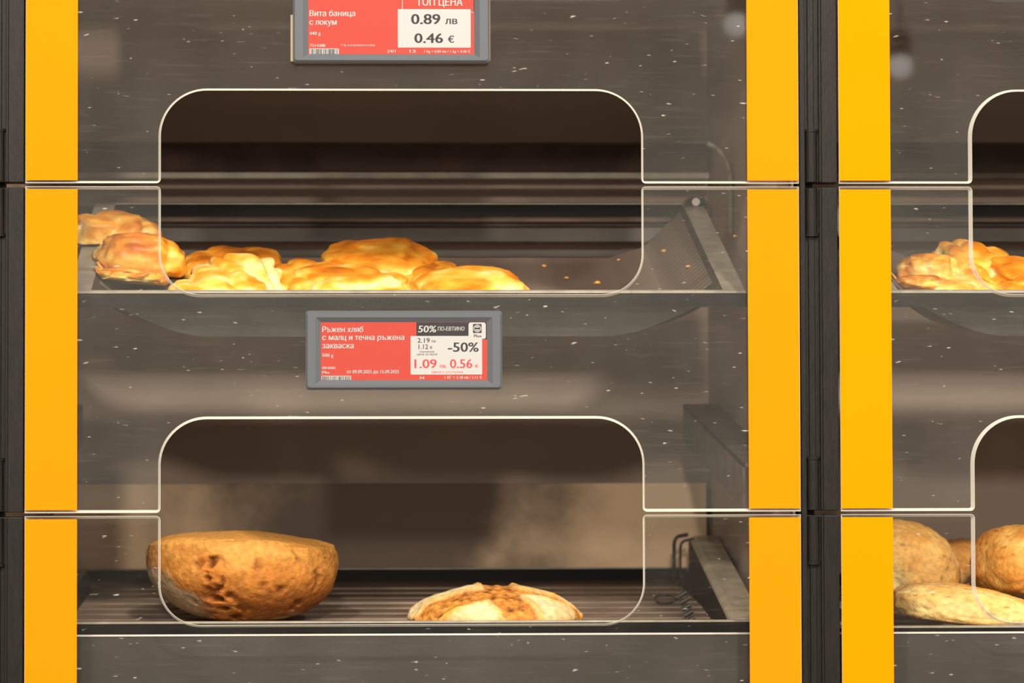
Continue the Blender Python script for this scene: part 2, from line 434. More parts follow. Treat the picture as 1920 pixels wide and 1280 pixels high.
# ------------------------------------------------------------------ trays
class Tray: pass
def make_tray(dx, py_rim, depth, tilt, wf, wb, label, hw=0.2590, hb=0.1860, lip_mat=None, nslat=26, lip=0.0112, Y0=0.030, flat=False, xoff=0.0):
    """tilted baking tray: v runs along the tilted depth, w is normal to it"""
    T = Tray()
    zc = at(773, py_rim, Y0).z
    xc = (XL + XR) / 2 + dx + 0.0005 + xoff
    ct, st = math.cos(R(tilt)), math.sin(R(tilt))
    def P(x, v, w): return Vector((xc + x, Y0 + v * ct - w * st, zc + v * st + w * ct))
    T.P = P; T.xc = xc; T.hw, T.hb, T.wf, T.wb, T.depth = hw, hb, wf, wb, depth
    def floor_w(v): return -(wf + (wb - wf) * min(1, max(0, v / depth)))
    def surf_z(X, Y):
        x = X - xc; v = (Y - Y0 - 0.9 * wf * st) / ct; w = floor_w(v)
        ax = abs(x)
        if ax > hb: w = w * max(0, 1 - ((ax - hb) / (hw - 0.018 - hb)) ** 1.7)
        v = (Y - Y0 + w * st) / ct
        return zc + v * st + w * ct
    T.z = surf_z; T.slope = st / ct + (-(wb - wf) / depth) * ct; T.zmid = zc
    root = empty('bread_tray', (xc, Y0 + depth * .5, zc - wf), label, 'tray', 'metal bread trays')
    hwi = hw - 0.018
    def ring(hx, v0, v1, w0, w1, c):
        pts = [(-hx + c, v0), (hx - c, v0), (hx, v0 + c), (hx, v1), (-hx, v1), (-hx, v0 + c)]
        return [P(x, v, w0 + (w1 - w0) * (v - v0) / (v1 - v0)) for x, v in pts]
    d = depth; NL = 10
    def level(k, o=0.0):
        hx = hb + (hwi - hb) * (1 - k) ** (1 / 1.7)
        return ring(hx + o, 0.004 + 0.010 * k - o, d - 0.004, -wf * k - o, -wb * k - o, 0.003 + 0.026 * k)
    b = MB()
    for o, m in ((0.0, 0), (0.0016, 1)):
        rings = [level(i / NL, o) for i in range(NL + 1)]
        base = len(b.v)
        for r_ in rings: b.v += [tuple(p) for p in r_]
        for q in range(NL):
            for i in range(6):
                if i == 3: continue
                jn = (i + 1) % 6
                f = (base + q * 6 + i, base + q * 6 + jn, base + (q + 1) * 6 + jn, base + (q + 1) * 6 + i)
                b.f.append(f if m == 0 else f[::-1]); b.m.append(m)
        b.f.append(tuple(base + NL * 6 + i for i in range(6))); b.m.append(m)
    b.build('tray_body', [M_TRAYIN, M_TRAY], root)
    # flange with a bright chamfer, and the hanging lip
    r = MB()
    def rect4(hx, v0, v1, dz):
        return [P(x, v, 0) + Vector((0, 0, dz)) for x, v in ((-hx, v0), (hx, v0), (hx, v1), (-hx, v1))]
    inner0 = rect4(hwi, 0.004, d - .004, 0.0); inner1 = rect4(hwi, 0.004, d - .004, 0.0010)
    top_ = rect4(hw - .0012, 0.0012, d - .0012, 0.0010); sh = rect4(hw, 0.0, d, -0.0004)
    low = rect4(hw, 0.0, d, -lip); low2 = rect4(hw - .0015, 0.0015, d - .0015, -lip); in2 = rect4(hw - .0015, .0015, d - .0015, -.0006)
    r.loft([inner0, inner1, top_, sh], m=0)
    r.loft([sh, low, low2, in2], m=1)
    r.build('rim', [M_RIM, lip_mat or M_LIP], root)
    for i in range(nslat):
        v = 0.045 + (d - 0.060) * i / (nslat - 1)
        w = floor_w(v); k = MB()
        if flat:
            hv = (d - 0.060) / (nslat - 1) * 0.42; hx = hb - 0.003; hh = 0.004
            a = [P(-hx, v - hv, w), P(-hx, v - hv + .001, w + hh), P(-hx, v + hv - .001, w + hh), P(-hx, v + hv, w)]
            c = [P(hx, v - hv, w), P(hx, v - hv + .001, w + hh), P(hx, v + hv - .001, w + hh), P(hx, v + hv, w)]
            k.loft([a, c], cap0=True, cap1=True).build('slat', M_LOWSLAT, root)
        else:
            rings = []
            for q in range(17):
                u = -1 + 2 * q / 16; hx = hwi * 0.985
                x = u * hx; t = max(0.0, (abs(x) - hb) / (hwi - hb)); ww = w * (1 - t ** 1.7)
                rings.append([P(x, v - .0035, ww), P(x, v, ww + 0.0016), P(x, v + .0035, ww)])
            bb = len(k.v)
            for r_ in rings: k.v += [tuple(p) for p in r_]
            for q in range(16):
                for e in (0, 1):
                    k.f.append((bb + q * 3 + e, bb + q * 3 + e + 1, bb + q * 3 + 4 + e, bb + q * 3 + 3 + e)); k.m.append(0)
            k.build('rib', M_SLAT, root)
    if not flat:
        for sx in (1,):                                     # bracket and bolt at the rear end of the right flange
            p = P(sx * (hw - 0.008), d - 0.012, 0.0)
            br = MB()
            pts = [p + Vector((0.0105 * math.cos(R(a)), 0, 0.010 * math.sin(R(a)) - 0.001)) for a in range(0, 181, 18)]
            n_ = len(pts)
            f_ = [q + Vector((0, -.001, 0)) for q in pts]; k_ = [q + Vector((0, .008, 0)) for q in pts]
            br.loft([f_, k_], cap0=True, cap1=True)
            bo = br.build('end_bracket', M_LIP, root)
            MB().tube([q + Vector((0, -.002, 0)) for q in pts], 0.0012, 8).build('bracket_edge', M_SLAT, bo, smooth=True)
            MB().cyl(p + Vector((0, -.001, .004)), p + Vector((0, -.0035, .004)), 0.0034, 14).build('bolt', M_STEELEDGE, bo)
    T.root = root
    return T

T_top = make_tray(0.0, -70, 0.27, 18.8, 0.030, 0.034, 'dark tray whose underside shows behind the topmost price label', nslat=3)
T_up = make_tray(0.0, 548.5, 0.275, 18.8, 0.037, 0.046, 'dark tilted tray under the golden pastries in the middle compartment', xoff=-0.004)
T_low = make_tray(0.0, 1166.5, 0.43, 2.8, 0.023, 0.018, 'black-rimmed flat tray holding the two rye loaves', lip_mat=M_RIMBLACK, hw=0.2885, hb=0.268, nslat=11, flat=True, Y0=0.042, xoff=-0.0115)
T_rtop = make_tray(PITCH, -70, 0.27, 18.8, 0.030, 0.034, 'dark tray at the top right above the yellow-striped doors', nslat=3)
T_rup = make_tray(PITCH, 548.5, 0.275, 18.8, 0.037, 0.046, 'dark tilted tray under the pastries in the right cabinet')
T_rlow = make_tray(PITCH, 1179, 0.43, 2.8, 0.023, 0.018, 'black-rimmed tray under the seeded loaves in the right cabinet', lip_mat=M_RIMBLACK, hw=0.2885, hb=0.268, nslat=11, flat=True, Y0=0.042, xoff=-0.0115)

# raised side guard with its wire loop and hook, standing in the lower tray
def side_guard():
    Yb, Yf = 0.43, 0.056
    root = T_low.root
    b = MB(); N_ = 12; secs = []; flg = []
    for i in range(N_ + 1):
        t = i / N_; Y = Yf + (Yb - Yf) * t
        px = 1362 + (1294 - 1362) * (t * 2.2 / (2.2 + (Y - Yf)) * 1.17) ; 
        A = at(1366, 1160, Yf); B = at(1291, 1005, Yb)
        x = A.x + (B.x - A.x) * t; z = A.z + (B.z - A.z) * t
        zf = T_low.z(x, Y) + 0.0045
        secs.append([(x, Y, min(zf, z - .002)), (x, Y, z - .004), (x + .0012, Y, z - .004), (x + .0012, Y, min(zf, z - .002))])
        wd = 0.026
        flg.append([(x + .0000, Y, z - .0075), (x + .0015, Y, z - .0015), (x + .006, Y, z + .0005), (x + wd, Y, z + 0.0005), (x + wd, Y, z - 0.002), (x + .006, Y, z - .0015)])
    g = b.loft(secs, cap0=True, cap1=True).build('side_guard', M_LIP, root)
    MB().loft(flg, cap0=True, cap1=True).build('guard_flange', M_GUARD, g, smooth=False)
    Y = 0.415
    pts = [at(1264, 1092, Y), at(1264, 1018, Y), at(1266, 1010, Y), at(1272, 1005, Y), at(1290, 1002, Y)]
    MB().tube(pts, 0.0016, 8).build('wire_loop', M_WIRE, root, smooth=True)
    MB().tube([p + Vector((0.006, 0.004, -.004)) for p in pts], 0.0012, 8).build('wire_loop', M_WIRE, root, smooth=True)
    Y = 0.30
    pts = [at(1270, 1126, Y), at(1258, 1116, Y), at(1234, 1116, Y), at(1227, 1122, Y), at(1234, 1130, Y), at(1258, 1130, Y), at(1272, 1122, Y)]
    MB().tube(pts, 0.0011, 8).build('wire_hook', M_WIRE, root, smooth=True)
    for k in range(5):
        a = at(1272 + 3.5 * k, 1112 + 12 * k, 0.30 - .03 * k); 
        MB().cyl(a + Vector((0, 0, -.003)), a + Vector((.007, 0, .001)), 0.002, 8).build('wire_coil', M_WIRE, root)
M_GUARD = mat('pale_guard_metal', (0.46, 0.39, 0.30), 0.5, 0.4, var=0.25, scale=40)
side_guard()

# ------------------------------------------------------------------ baked goods
def lerp(a, b, t): return tuple(a[i] + (b[i] - a[i]) * t for i in range(3))
def ramp(stops, t):
    if t <= stops[0][0]: return stops[0][1]
    for (a, ca), (b, cb) in zip(stops[:-1], stops[1:]):
        if t <= b: return lerp(ca, cb, (t - a) / (b - a))
    return stops[-1][1]
_ICO = {}
def ico(n):
    if n not in _ICO:
        bm = bmesh.new(); bmesh.ops.create_icosphere(bm, subdivisions=n, radius=1.0)
        bm.verts.index_update()
        _ICO[n] = ([v.co.copy() for v in bm.verts], [tuple(v.index for v in f.verts) for f in bm.faces]); bm.free()
    return _ICO[n]
def smooth(a, b, x):
    t = min(1, max(0, (x - a) / (b - a))); return t * t * (3 - 2 * t)

def set_cols(o, cols):
    ca = o.data.color_attributes.new('crust', 'FLOAT_COLOR', 'POINT')
    ca.data.foreach_set('color', [c for col in cols for c in (*col, 1.0)])

PALE, CREAM, GOLD, AMBER, BROWN = (0.86, 0.52, 0.11), (0.90, 0.70, 0.29), (0.80, 0.34, 0.032), (0.66, 0.20, 0.014), (0.42, 0.11, 0.009)

def pastry(center, size, seed, label, folds=5, fold_amp=0.16, browning=0.5, yaw=0.0, roll=0.0, pitch=0.0, group='golden pastries', cat='pastry', name='pastry', lobes=None, detail=5, tray=None, lift=None):
    """soft folded pastry: rounded body, rolled ridges, flat base"""
    D, F = ico(detail); sx, sy, sz = size; off = Vector((seed * 13.7, seed * 7.1, seed * 3.3))
    rm = Matrix.Rotation(R(yaw), 3, 'Z') @ Matrix.Rotation(R(roll), 3, 'Y') @ Matrix.Rotation(R(pitch), 3, 'X')
    vs = []; cols = []
    for n in D:
        e = 0.82
        p = Vector([math.copysign(abs(c) ** e, c) for c in n])
        nz = noise.fractal(n * 1.6 + off, 1.0, 2.0, 3)
        u = n.x * 1.0 + 0.45 * n.y + 0.35 * noise.noise(n * 1.3 + off * 1.7)
        ph = u * folds * 1.35 + seed
        s = abs(math.sin(ph)); ridge = s ** 0.8            # rounded rolls with narrow creases
        n2 = noise.noise(n * 5.0 + off)
        r = 1.0 + fold_amp * (ridge - 0.72) + 0.11 * nz + 0.025 * n2
        p = p * r
        if lobes:
            for (lx, ly, lz, lr, la) in lobes:
                dd = (n - Vector((lx, ly, lz)).normalized()).length
                p = p * (1 + la * math.exp(-(dd / lr) ** 2))
        if p.z < -0.55: p.z = -0.55 + (p.z + 0.55) * 0.15
        vs.append(p)
        t = browning + 0.38 * (n.z - 0.25) + 0.55 * noise.fractal(n * 2.1 + off * 2.3, 1.0, 2.0, 4) - 0.28 * (1 - ridge) + 0.12 * n2
        cols.append(ramp([(0.0, CREAM), (0.22, PALE), (0.5, GOLD), (0.8, AMBER), (1.15, BROWN)], t))
    vs = [rm @ Vector((v.x * sx, v.y * sy, v.z * sz)) for v in vs]
    # fit to the wanted box
    lo = [min(v[i] for v in vs) for i in range(3)]; hi = [max(v[i] for v in vs) for i in range(3)]
    ks = [2 * size[i] / (hi[i] - lo[i]) for i in range(3)]
    mid = [(lo[i] + hi[i]) / 2 for i in range(3)]
    c = Vector(center)
    vs = [c + Vector([(v[i] - mid[i]) * ks[i] for i in range(3)]) for v in vs]
    if tray:
        # the soft base follows the tray it lies on; the height is fitted so that the top stays where it was
        zb0 = c.z - size[2]; zt = c.z + size[2]
        hs = [v.z - zb0 for v in vs]; fl = [max(lift if lift is not None else -9, tray.z(min(tray.xc + tray.hb, max(tray.xc - tray.hb, v.x)), v.y) + 0.0025) for v in vs]; lo_, hi_ = 0.1, 2.5
        for _ in range(24):
            k = (lo_ + hi_) / 2
            if max(f + k * h for f, h in zip(fl, hs)) > zt: hi_ = k
            else: lo_ = k
        vs = [Vector((v.x, v.y, max(f + lo_ * h, tray.z(v.x, v.y) + 0.0036))) for v, f, h in zip(vs, fl, hs)]
    o = mesh_obj(name, vs, F, M_PASTRY, None, True)
    set_cols(o, cols)
    return tag(o, label, cat, group)

def place(px0, px1, py_top, Y, T, depth=0.045, py_bot=None, sink=0.002):
    """box (centre, half sizes) of a bread seen between px0 and px1 with its top at py_top, resting on tray T"""
    xm = (px0 + px1) / 2
    a = at(px0, py_top, Y); b = at(px1, py_top, Y)
    zt = (a.z + b.z) / 2; X = (a.x + b.x) / 2
    zb = T.z(X, Y) + 0.003
    return (X, Y, (zt + zb) / 2), ((b.x - a.x) / 2, depth, (zt - zb) / 2)

def P_(px0, px1, top, Y, T, seed, label, depth=0.045, bot=None, **k):
    c, s = place(px0, px1, top, Y, T, depth, bot)
    return pastry(c, s, seed, label, tray=T, lift=None if bot is None else at((px0 + px1) / 2, bot, Y).z, **k)

G1 = 'pastries in the middle compartment'
P_(112, 306, 392, 0.190, T_up, 1, 'large pastry with cream-coloured folds, leftmost, half behind the orange strip', 0.045, 474, folds=3, browning=0.52, fold_amp=0.18, group=G1)
P_(174, 352, 436, 0.128, T_up, 2.4, 'smooth amber bun in front of the leftmost pastry', 0.040, 522, folds=1.6, browning=0.70, fold_amp=0.12, group=G1, roll=6)
P_(178, 318, 500, 0.090, T_up, 3.1, 'thin flat browned pastry lying lowest at the left end of the pile', 0.026, 535, folds=5, browning=0.62, fold_amp=0.14, group=G1, roll=10)
P_(335, 545, 455, 0.205, T_up, 4.7, 'amber lumpy pastry at the back behind the palest one', 0.042, None, folds=3.2, browning=0.62, group=G1)
P_(308, 500, 503, 0.100, T_up, 5.2, 'cream pastry with a rolled front edge, lowest beside the cut-out corner', 0.034, None, folds=3, browning=0.18, fold_amp=0.16, group=G1)
P_(356, 538, 472, 0.145, T_up, 6.6, 'palest cream-yellow swirled pastry on the left half of the pile', 0.036, None, folds=4.2, browning=0.10, fold_amp=0.24, group=G1)
P_(498, 650, 480, 0.170, T_up, 7.3, 'small golden pastry filling the gap left of the tallest one', 0.040, None, folds=3.0, browning=0.48, group=G1)
P_(602, 822, 440, 0.215, T_up, 8.9, 'tallest amber domed pastry at the centre of the pile', 0.050, None, folds=1.7, browning=0.62, fold_amp=0.10, group=G1)
P_(530, 770, 489, 0.145, T_up, 9.4, 'long golden pastry lying across in front of the tallest one', 0.036, None, folds=2.6, browning=0.50, fold_amp=0.14, group=G1)
P_(575, 782, 511, 0.096, T_up, 10.1, 'low pale yellow pastry touching the tray rim below the tallest one', 0.030, None, folds=2.2, browning=0.20, fold_amp=0.12, group=G1)
P_(740, 866, 485, 0.190, T_up, 11.6, 'small amber pastry peeping out right of the tallest one', 0.038, None, folds=2.2, browning=0.65, group=G1)
P_(762, 998, 493, 0.110, T_up, 12.2, 'rightmost half-moon pastry with a yellow mottled front', 0.044, None, folds=2.0, browning=0.42, fold_amp=0.12, group=G1)

G2 = 'pastries in the right cabinet'
P_(1744, 1900, 443, 0.190, T_rup, 13.3, 'highest lumpy pastry of the right cabinet', 0.042, None, folds=3.5, browning=0.42, fold_amp=0.2, group=G2)
P_(1678, 1800, 475, 0.140, T_rup, 14.5, 'round golden pastry nearest the yellow strip of the right cabinet', 0.036, 540, folds=2.6, browning=0.42, group=G2)
P_(1668, 1780, 515, 0.105, T_rup, 15.7, 'reddish brown thin pastry end beside the yellow strip', 0.030, 547, folds=4, browning=0.70, group=G2)
P_(1716, 1880, 512, 0.095, T_rup, 16.1, 'pale pastry lying at the front of the right cabinet pile', 0.030, None, folds=2.4, browning=0.25, group=G2)
P_(1760, 1872, 488, 0.120, T_rup, 17.9, 'yellow creased pastry in the middle of the right cabinet pile', 0.034, None, folds=4, browning=0.24, fold_amp=.2, group=G2)
P_(1850, 2030, 474, 0.150, T_rup, 18.8, 'amber pastry of the right cabinet cut off by the picture edge', 0.044, None, folds=2.4, browning=0.6, group=G2)
P_(1868, 2010, 512, 0.100, T_rup, 19.6, 'golden pastry at the front right corner of the photograph pile', 0.034, None, folds=2.6, browning=0.4, group=G2)

# --- upturned rye loaf
def upturned_loaf():
    D, F = ico(6); Y = 0.20
    L_ = at(274, 1040, Y); R_ = at(633, 1040, Y); zt = at(440, 995, Y).z
    X = (L_.x + R_.x) / 2; hx = (R_.x - L_.x) / 2; zb = T_low.z(X, Y) + 0.0072
    H = zt - zb
    vs = []; cols = []
    top, body, low_shade, dark, flour = (0.70, 0.325, 0.075), (0.50, 0.185, 0.032), (0.26, 0.078, 0.014), (0.09, 0.026, 0.007), (0.42, 0.32, 0.20)
    for n in D:
        x, y, z = n.x, n.y, n.z
        nz = noise.fractal(n * 2.2 + Vector((5, 1, 9)), 1.0, 2.0, 4)
        rr = math.hypot(x, y) or 1e-6
        if z >= 0:                                     # flat, slightly domed base of the loaf, now on top
            k = (1 - z ** 3.0) ** (1 / 3.0); pz = 0.70 + 0.30 * min(1.0, z ** 0.62)
            if z > 0.72: k = (1 - 0.72 ** 3.0) ** (1 / 3.0) * (1 - ((z - .72) / .28)) ** 0.5
        else:
            k = (1 - abs(z) ** 2.5) ** 0.5; pz = max(0.0, 0.70 - 0.76 * abs(z))
        px, py = x / rr * k, y / rr * k
        px += 0.05 * smooth(0.0, 1.0, -z)              # the dome leans a little to the right
        pz = pz - 0.075 * smooth(-0.1, 1.0, px) * smooth(0.3, 1.0, pz) - 0.05 * smooth(-0.7, -1.0, px) * smooth(.5, 1, pz)
        fx, fz = px, pz
        front = smooth(0.25, -0.05, py)
        line = -0.33 + 0.30 * (0.74 - fz) + 0.05 * noise.noise(Vector((fz * 7, 2, 3)))
        wd = 0.10 + 0.15 * smooth(0.45, 0.0, fz)
        crack = math.exp(-((fx - line) / wd) ** 2) * smooth(0.82, 0.70, fz) * front
        q = Vector((px * 10, py * 10, pz * 8))
        v1 = noise.noise(q + Vector((3, 4, 5))); v2 = noise.noise(q * 2.1)
        pit = crack * smooth(-0.10, 0.28, v1 + 0.5 * v2)
        pit = max(pit, smooth(0.42, 0.55, noise.noise(q * 0.8 + Vector((1, 8, 2)))) * 0.5 * front * smooth(.9, .7, fz))
        bulge = crack * (1 - smooth(-0.10, 0.28, v1 + 0.5 * v2))
        edge_ = -1.0 + 1.45 * (0.68 - fz) + 0.16 * noise.noise(Vector((fz * 9, px * 6, 1)))
        flo = smooth(0.07, -0.07, fx - edge_) * smooth(0.68, 0.55, fz) * front
        s = 1 + 0.020 * nz - 0.085 * pit + 0.022 * bulge + 0.010 * v2 * smooth(.95, .7, fz)
        vs.append((X + hx * px * s, Y + hx * 0.92 * py * s, max(zb, zb + H * pz + (0.0008 * nz if pz > .02 else 0))))
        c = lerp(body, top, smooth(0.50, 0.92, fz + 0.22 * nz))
        c = lerp(c, low_shade, 0.9 * smooth(0.62, 0.10, fz + 0.2 * nz))  # lower dome darkened: shade under light from above, painted into the crust
        c = lerp(c, flour, 0.9 * flo)
        c = lerp(c, flour, 0.7 * smooth(0.16, 0.04, fz) * smooth(0.02, 0.2, px) * front * smooth(-.1, .15, v1))
        c = lerp(c, (0.40, 0.115, 0.018), 0.75 * smooth(0.1, 0.6, crack))
        c = lerp(c, (0.66, 0.24, 0.04), 0.6 * bulge)
        c = lerp(c, dark, min(1, 0.95 * pit))
        cols.append(c)
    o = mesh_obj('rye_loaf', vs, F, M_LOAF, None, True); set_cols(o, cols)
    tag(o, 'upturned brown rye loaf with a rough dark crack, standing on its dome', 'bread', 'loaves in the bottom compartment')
upturned_loaf()

# --- scored floury loaf
def scored_loaf():
    D, F = ico(6); Y = 0.125
    L_ = at(772, 1165, Y); R_ = at(1082, 1165, Y); zt = at(930, 1095, Y).z
    X = (L_.x + R_.x) / 2; hx = (R_.x - L_.x) / 2 * 1.06; zb = T_low.z(X, Y) + 0.0072
    H = zt - zb
    flour, cut_c, edge, dark = (0.66, 0.52, 0.29), (0.40, 0.145, 0.026), (0.72, 0.33, 0.06), (0.12, 0.035, 0.009)
    vs = []; cols = []
    def seg(p, a, b):
        ab = (b[0] - a[0], b[1] - a[1]); t = ((p[0] - a[0]) * ab[0] + (p[1] - a[1]) * ab[1]) / (ab[0] ** 2 + ab[1] ** 2)
        t = min(1, max(0, t)); return math.hypot(p[0] - a[0] - ab[0] * t, p[1] - a[1] - ab[1] * t)
    for n in D:
        rr = math.hypot(n.x, n.y) or 1e-6
        z = n.z
        k = (1 - abs(z) ** 1.75) ** (1 / 1.95)
        px, py = n.x / rr * k, n.y / rr * k
        fz = 0.25 + (0.75 * z if z > 0 else 0.25 * z)
        nz = noise.fractal(n * 2.5 + Vector((2, 7, 4)), 1.0, 2.0, 4)
        u = (px, py)
        d1 = seg(u, (-1.2, -0.62), (0.02, -0.50)); d2 = seg(u, (0.02, -0.50), (0.44, -1.25)); d3 = seg(u, (0.06, -0.50), (0.0, 1.1)) + 0.03; d4 = seg(u, (0.02, -0.50), (1.2, -0.22)) + 0.12
        d = min(d1, d2, d3, d4) + 0.05 * noise.noise(n * 4 + Vector((9, 9, 1)))
        cut = smooth(0.225, 0.17, d)
        rim_ = math.exp(-((d - 0.235) / 0.035) ** 2)
        q = Vector((px * 13, py * 13, fz * 8))
        crat = noise.noise(q) + 0.6 * noise.noise(q * 2.2)
        s = 1 + 0.018 * nz
        dz = (-0.0019 * cut * (0.8 + 0.8 * crat) + 0.0016 * rim_) * smooth(0.1, 0.3, fz) + 0.0010 * nz
        vs.append((X + hx * px * s, Y + hx * 0.80 * py * s, zb + max(0, H * fz + dz)))
        c = lerp(flour, edge, 0.30 * smooth(0.0, 0.5, nz) + 0.8 * rim_)
        c = lerp(c, lerp(cut_c, edge, smooth(0.1, -0.5, crat) * 0.6), cut)
        c = lerp(c, dark, cut * smooth(0.34, 0.62, crat))
        c = lerp(c, edge, 0.5 * smooth(0.40, 0.2, fz))
        cols.append(tuple(max(0.004, w) for w in c))
    o = mesh_obj('scored_loaf', vs, F, M_LOAF, None, True); set_cols(o, cols)
    tag(o, 'low round loaf dusted with flour, dark cross cuts, at the tray rim', 'bread', 'loaves in the bottom compartment')
scored_loaf()

# --- seeded loaves of the right cabinet
def long_loaf(center, size, seed, label, yaw=0.0, roll=0.0, tone=0.0, taper=0.0):
    D, F = ico(5); off = Vector((seed * 3.1, seed * 5.7, seed)); vs = []; cols = []
    rm = Matrix.Rotation(R(yaw), 3, 'Z') @ Matrix.Rotation(R(roll), 3, 'Y')
    for n in D:
        p = Vector([math.copysign(abs(c) ** 0.88, c) for c in n])
        nz = noise.fractal(n * 1.8 + off, 1.0, 2.0, 4); fine = noise.noise(n * 11 + off)
        p *= 1 + 0.07 * nz + 0.018 * fine
        p.y *= 1 - taper * p.x; p.z *= 1 - taper * p.x
        if p.z < -0.6: p.z = -0.6 + (p.z + .6) * .3
        vs.append(rm @ Vector((p.x * size[0], p.y * size[1], p.z * size[2])) + Vector(center))
        t = 0.45 + tone + 0.5 * nz + 0.2 * n.z
        c = ramp([(0.0, (0.78, 0.55, 0.22)), (0.35, (0.70, 0.40, 0.12)), (0.7, (0.58, 0.26, 0.05)), (1.1, (0.42, 0.15, 0.03))], t)
        sp = smooth(0.5, 0.6, noise.noise(n * 9 + off * 1.3)); c = lerp(c, (0.2, 0.07, 0.02), 0.7 * sp)
        cols.append(c)
    o = mesh_obj('loaf', vs, F, M_LOAF, None, True); set_cols(o, cols)
    return tag(o, label, 'bread', 'loaves in the right cabinet')
def LL(px0, px1, py0, py1, Y, depth, seed, label, **k):
    a = at(px0, py0, Y); b = at(px1, py1, Y)
    long_loaf(((a.x + b.x) / 2, Y, (a.z + b.z) / 2), ((b.x - a.x) / 2, depth, (a.z - b.z) / 2), seed, label, **k)
LL(1590, 1794, 978, 1150, 0.20, 0.055, 1.3, 'big tan loaf leaning behind the yellow strip of the right cabinet', roll=16, tone=-0.1)
LL(1730, 1880, 1012, 1150, 0.295, 0.04, 2.2, 'brown loaf at the back between the two larger ones', tone=0.22)
LL(1826, 2010, 982, 1136, 0.165, 0.06, 3.6, 'round speckled brown loaf lying on the long roll at the picture edge', tone=0.16)
LL(1672, 1970, 1100, 1186, 0.085, 0.036, 4.4, 'long pale yellow roll lying along the front of the right tray', roll=8, tone=-0.24, taper=0.12)

# --- crumbs on the upper tray
random.seed(4)
for (px, py) in ((655, 436), (1062, 521), (1160, 488), (1150, 470), (985, 412), (330, 425), (1245, 470), (1290, 500), (1378, 442), (1020, 498), (560, 428), (1120, 530)):
    # walk along the viewing ray until it meets the tray surface
    Y = 0.06
    while Y < 0.28 and at(px, py, Y).z > T_up.z(at(px, py, Y).x, Y) + 0.003: Y += 0.002
    if Y >= 0.279: continue
    p = at(px, py, Y); p.z = T_up.z(p.x, Y) + 0.0028
    D, F = ico(2); r = random.uniform(0.0011, 0.0019); vs = []
    for n in D:
        k = r * (1 + 0.5 * noise.noise(n * 2 + Vector((px, py, 0)))); vs.append(p + Vector((n.x * k * 1.5, n.y * k, n.z * k * .8)))
    o = mesh_obj('crumb', vs, F, M_CRUMB, None, False)
    tag(o, 'tiny golden crumb lying on the dark middle tray', 'crumb', 'crumbs on the middle tray')

# ------------------------------------------------------------------ globe lamps hanging in the aisle; the panes mirror them softly
M_GLOBE = bpy.data.materials.new('lit_globe'); M_GLOBE.use_nodes = True
_b = M_GLOBE.node_tree.nodes['Principled BSDF']
_b.inputs['Base Color'].default_value = (0.8, 0.8, 0.8, 1); _b.inputs['Emission Color'].default_value = (1.0, 0.96, 0.92, 1); _b.inputs['Emission Strength'].default_value = 3.0
for px, py, rad, lab in ((1382, 46, 0.024, 'lit white globe lamp mirrored above the upper cut-out beside the orange strip'), (1688, 124, 0.024, 'lit white globe lamp mirrored at the top of the right cabinet')):
    Pd = at(px, py, 0.0); mir = Vector((CAM.x, -CAM.y, CAM.z)); c = mir + (Pd - mir) * ((2.2 + 3.6) / 2.2)
    lp = empty('pendant_lamp', (c.x, c.y, c.z - rad), lab, 'lamp', 'globe lamps in the aisle')
    D, F = ico(3)
    mesh_obj('globe', [c + n * rad for n in D], F, M_GLOBE, lp, True)
    MB().cyl((c.x, c.y, c.z + rad * .9), (c.x, c.y, c.z + rad + .05), 0.022, 16).build('cap', M_WIRE, lp)
    MB().cyl((c.x, c.y, c.z + rad + .05), (c.x, c.y, 3.4), 0.004, 8).build('cord', M_WIRE, lp)

# ------------------------------------------------------------------ unseen low counter, added across the aisle to darken the panes' lower reflections
M_COUNTER = mat('added_counter_dark', (0.03, 0.026, 0.024), 0.6, 0.3)
ct_ = empty('added_counter', (0.3, -4.9, 0.0), 'unseen dark counter added across the aisle to darken the lower reflections', 'counter')
MB().box(-2.8, 3.4, -5.00, -4.64, 0.0, 0.10).build('plinth', M_COUNTER, ct_)
MB().box(-2.9, 3.5, -5.00, -4.60, 0.10, 0.99, 0.01).build('front', M_COUNTER, ct_)
MB().box(-2.95, 3.55, -5.00, -4.56, 0.99, 1.03, 0.008).build('top', M_COUNTER, ct_)

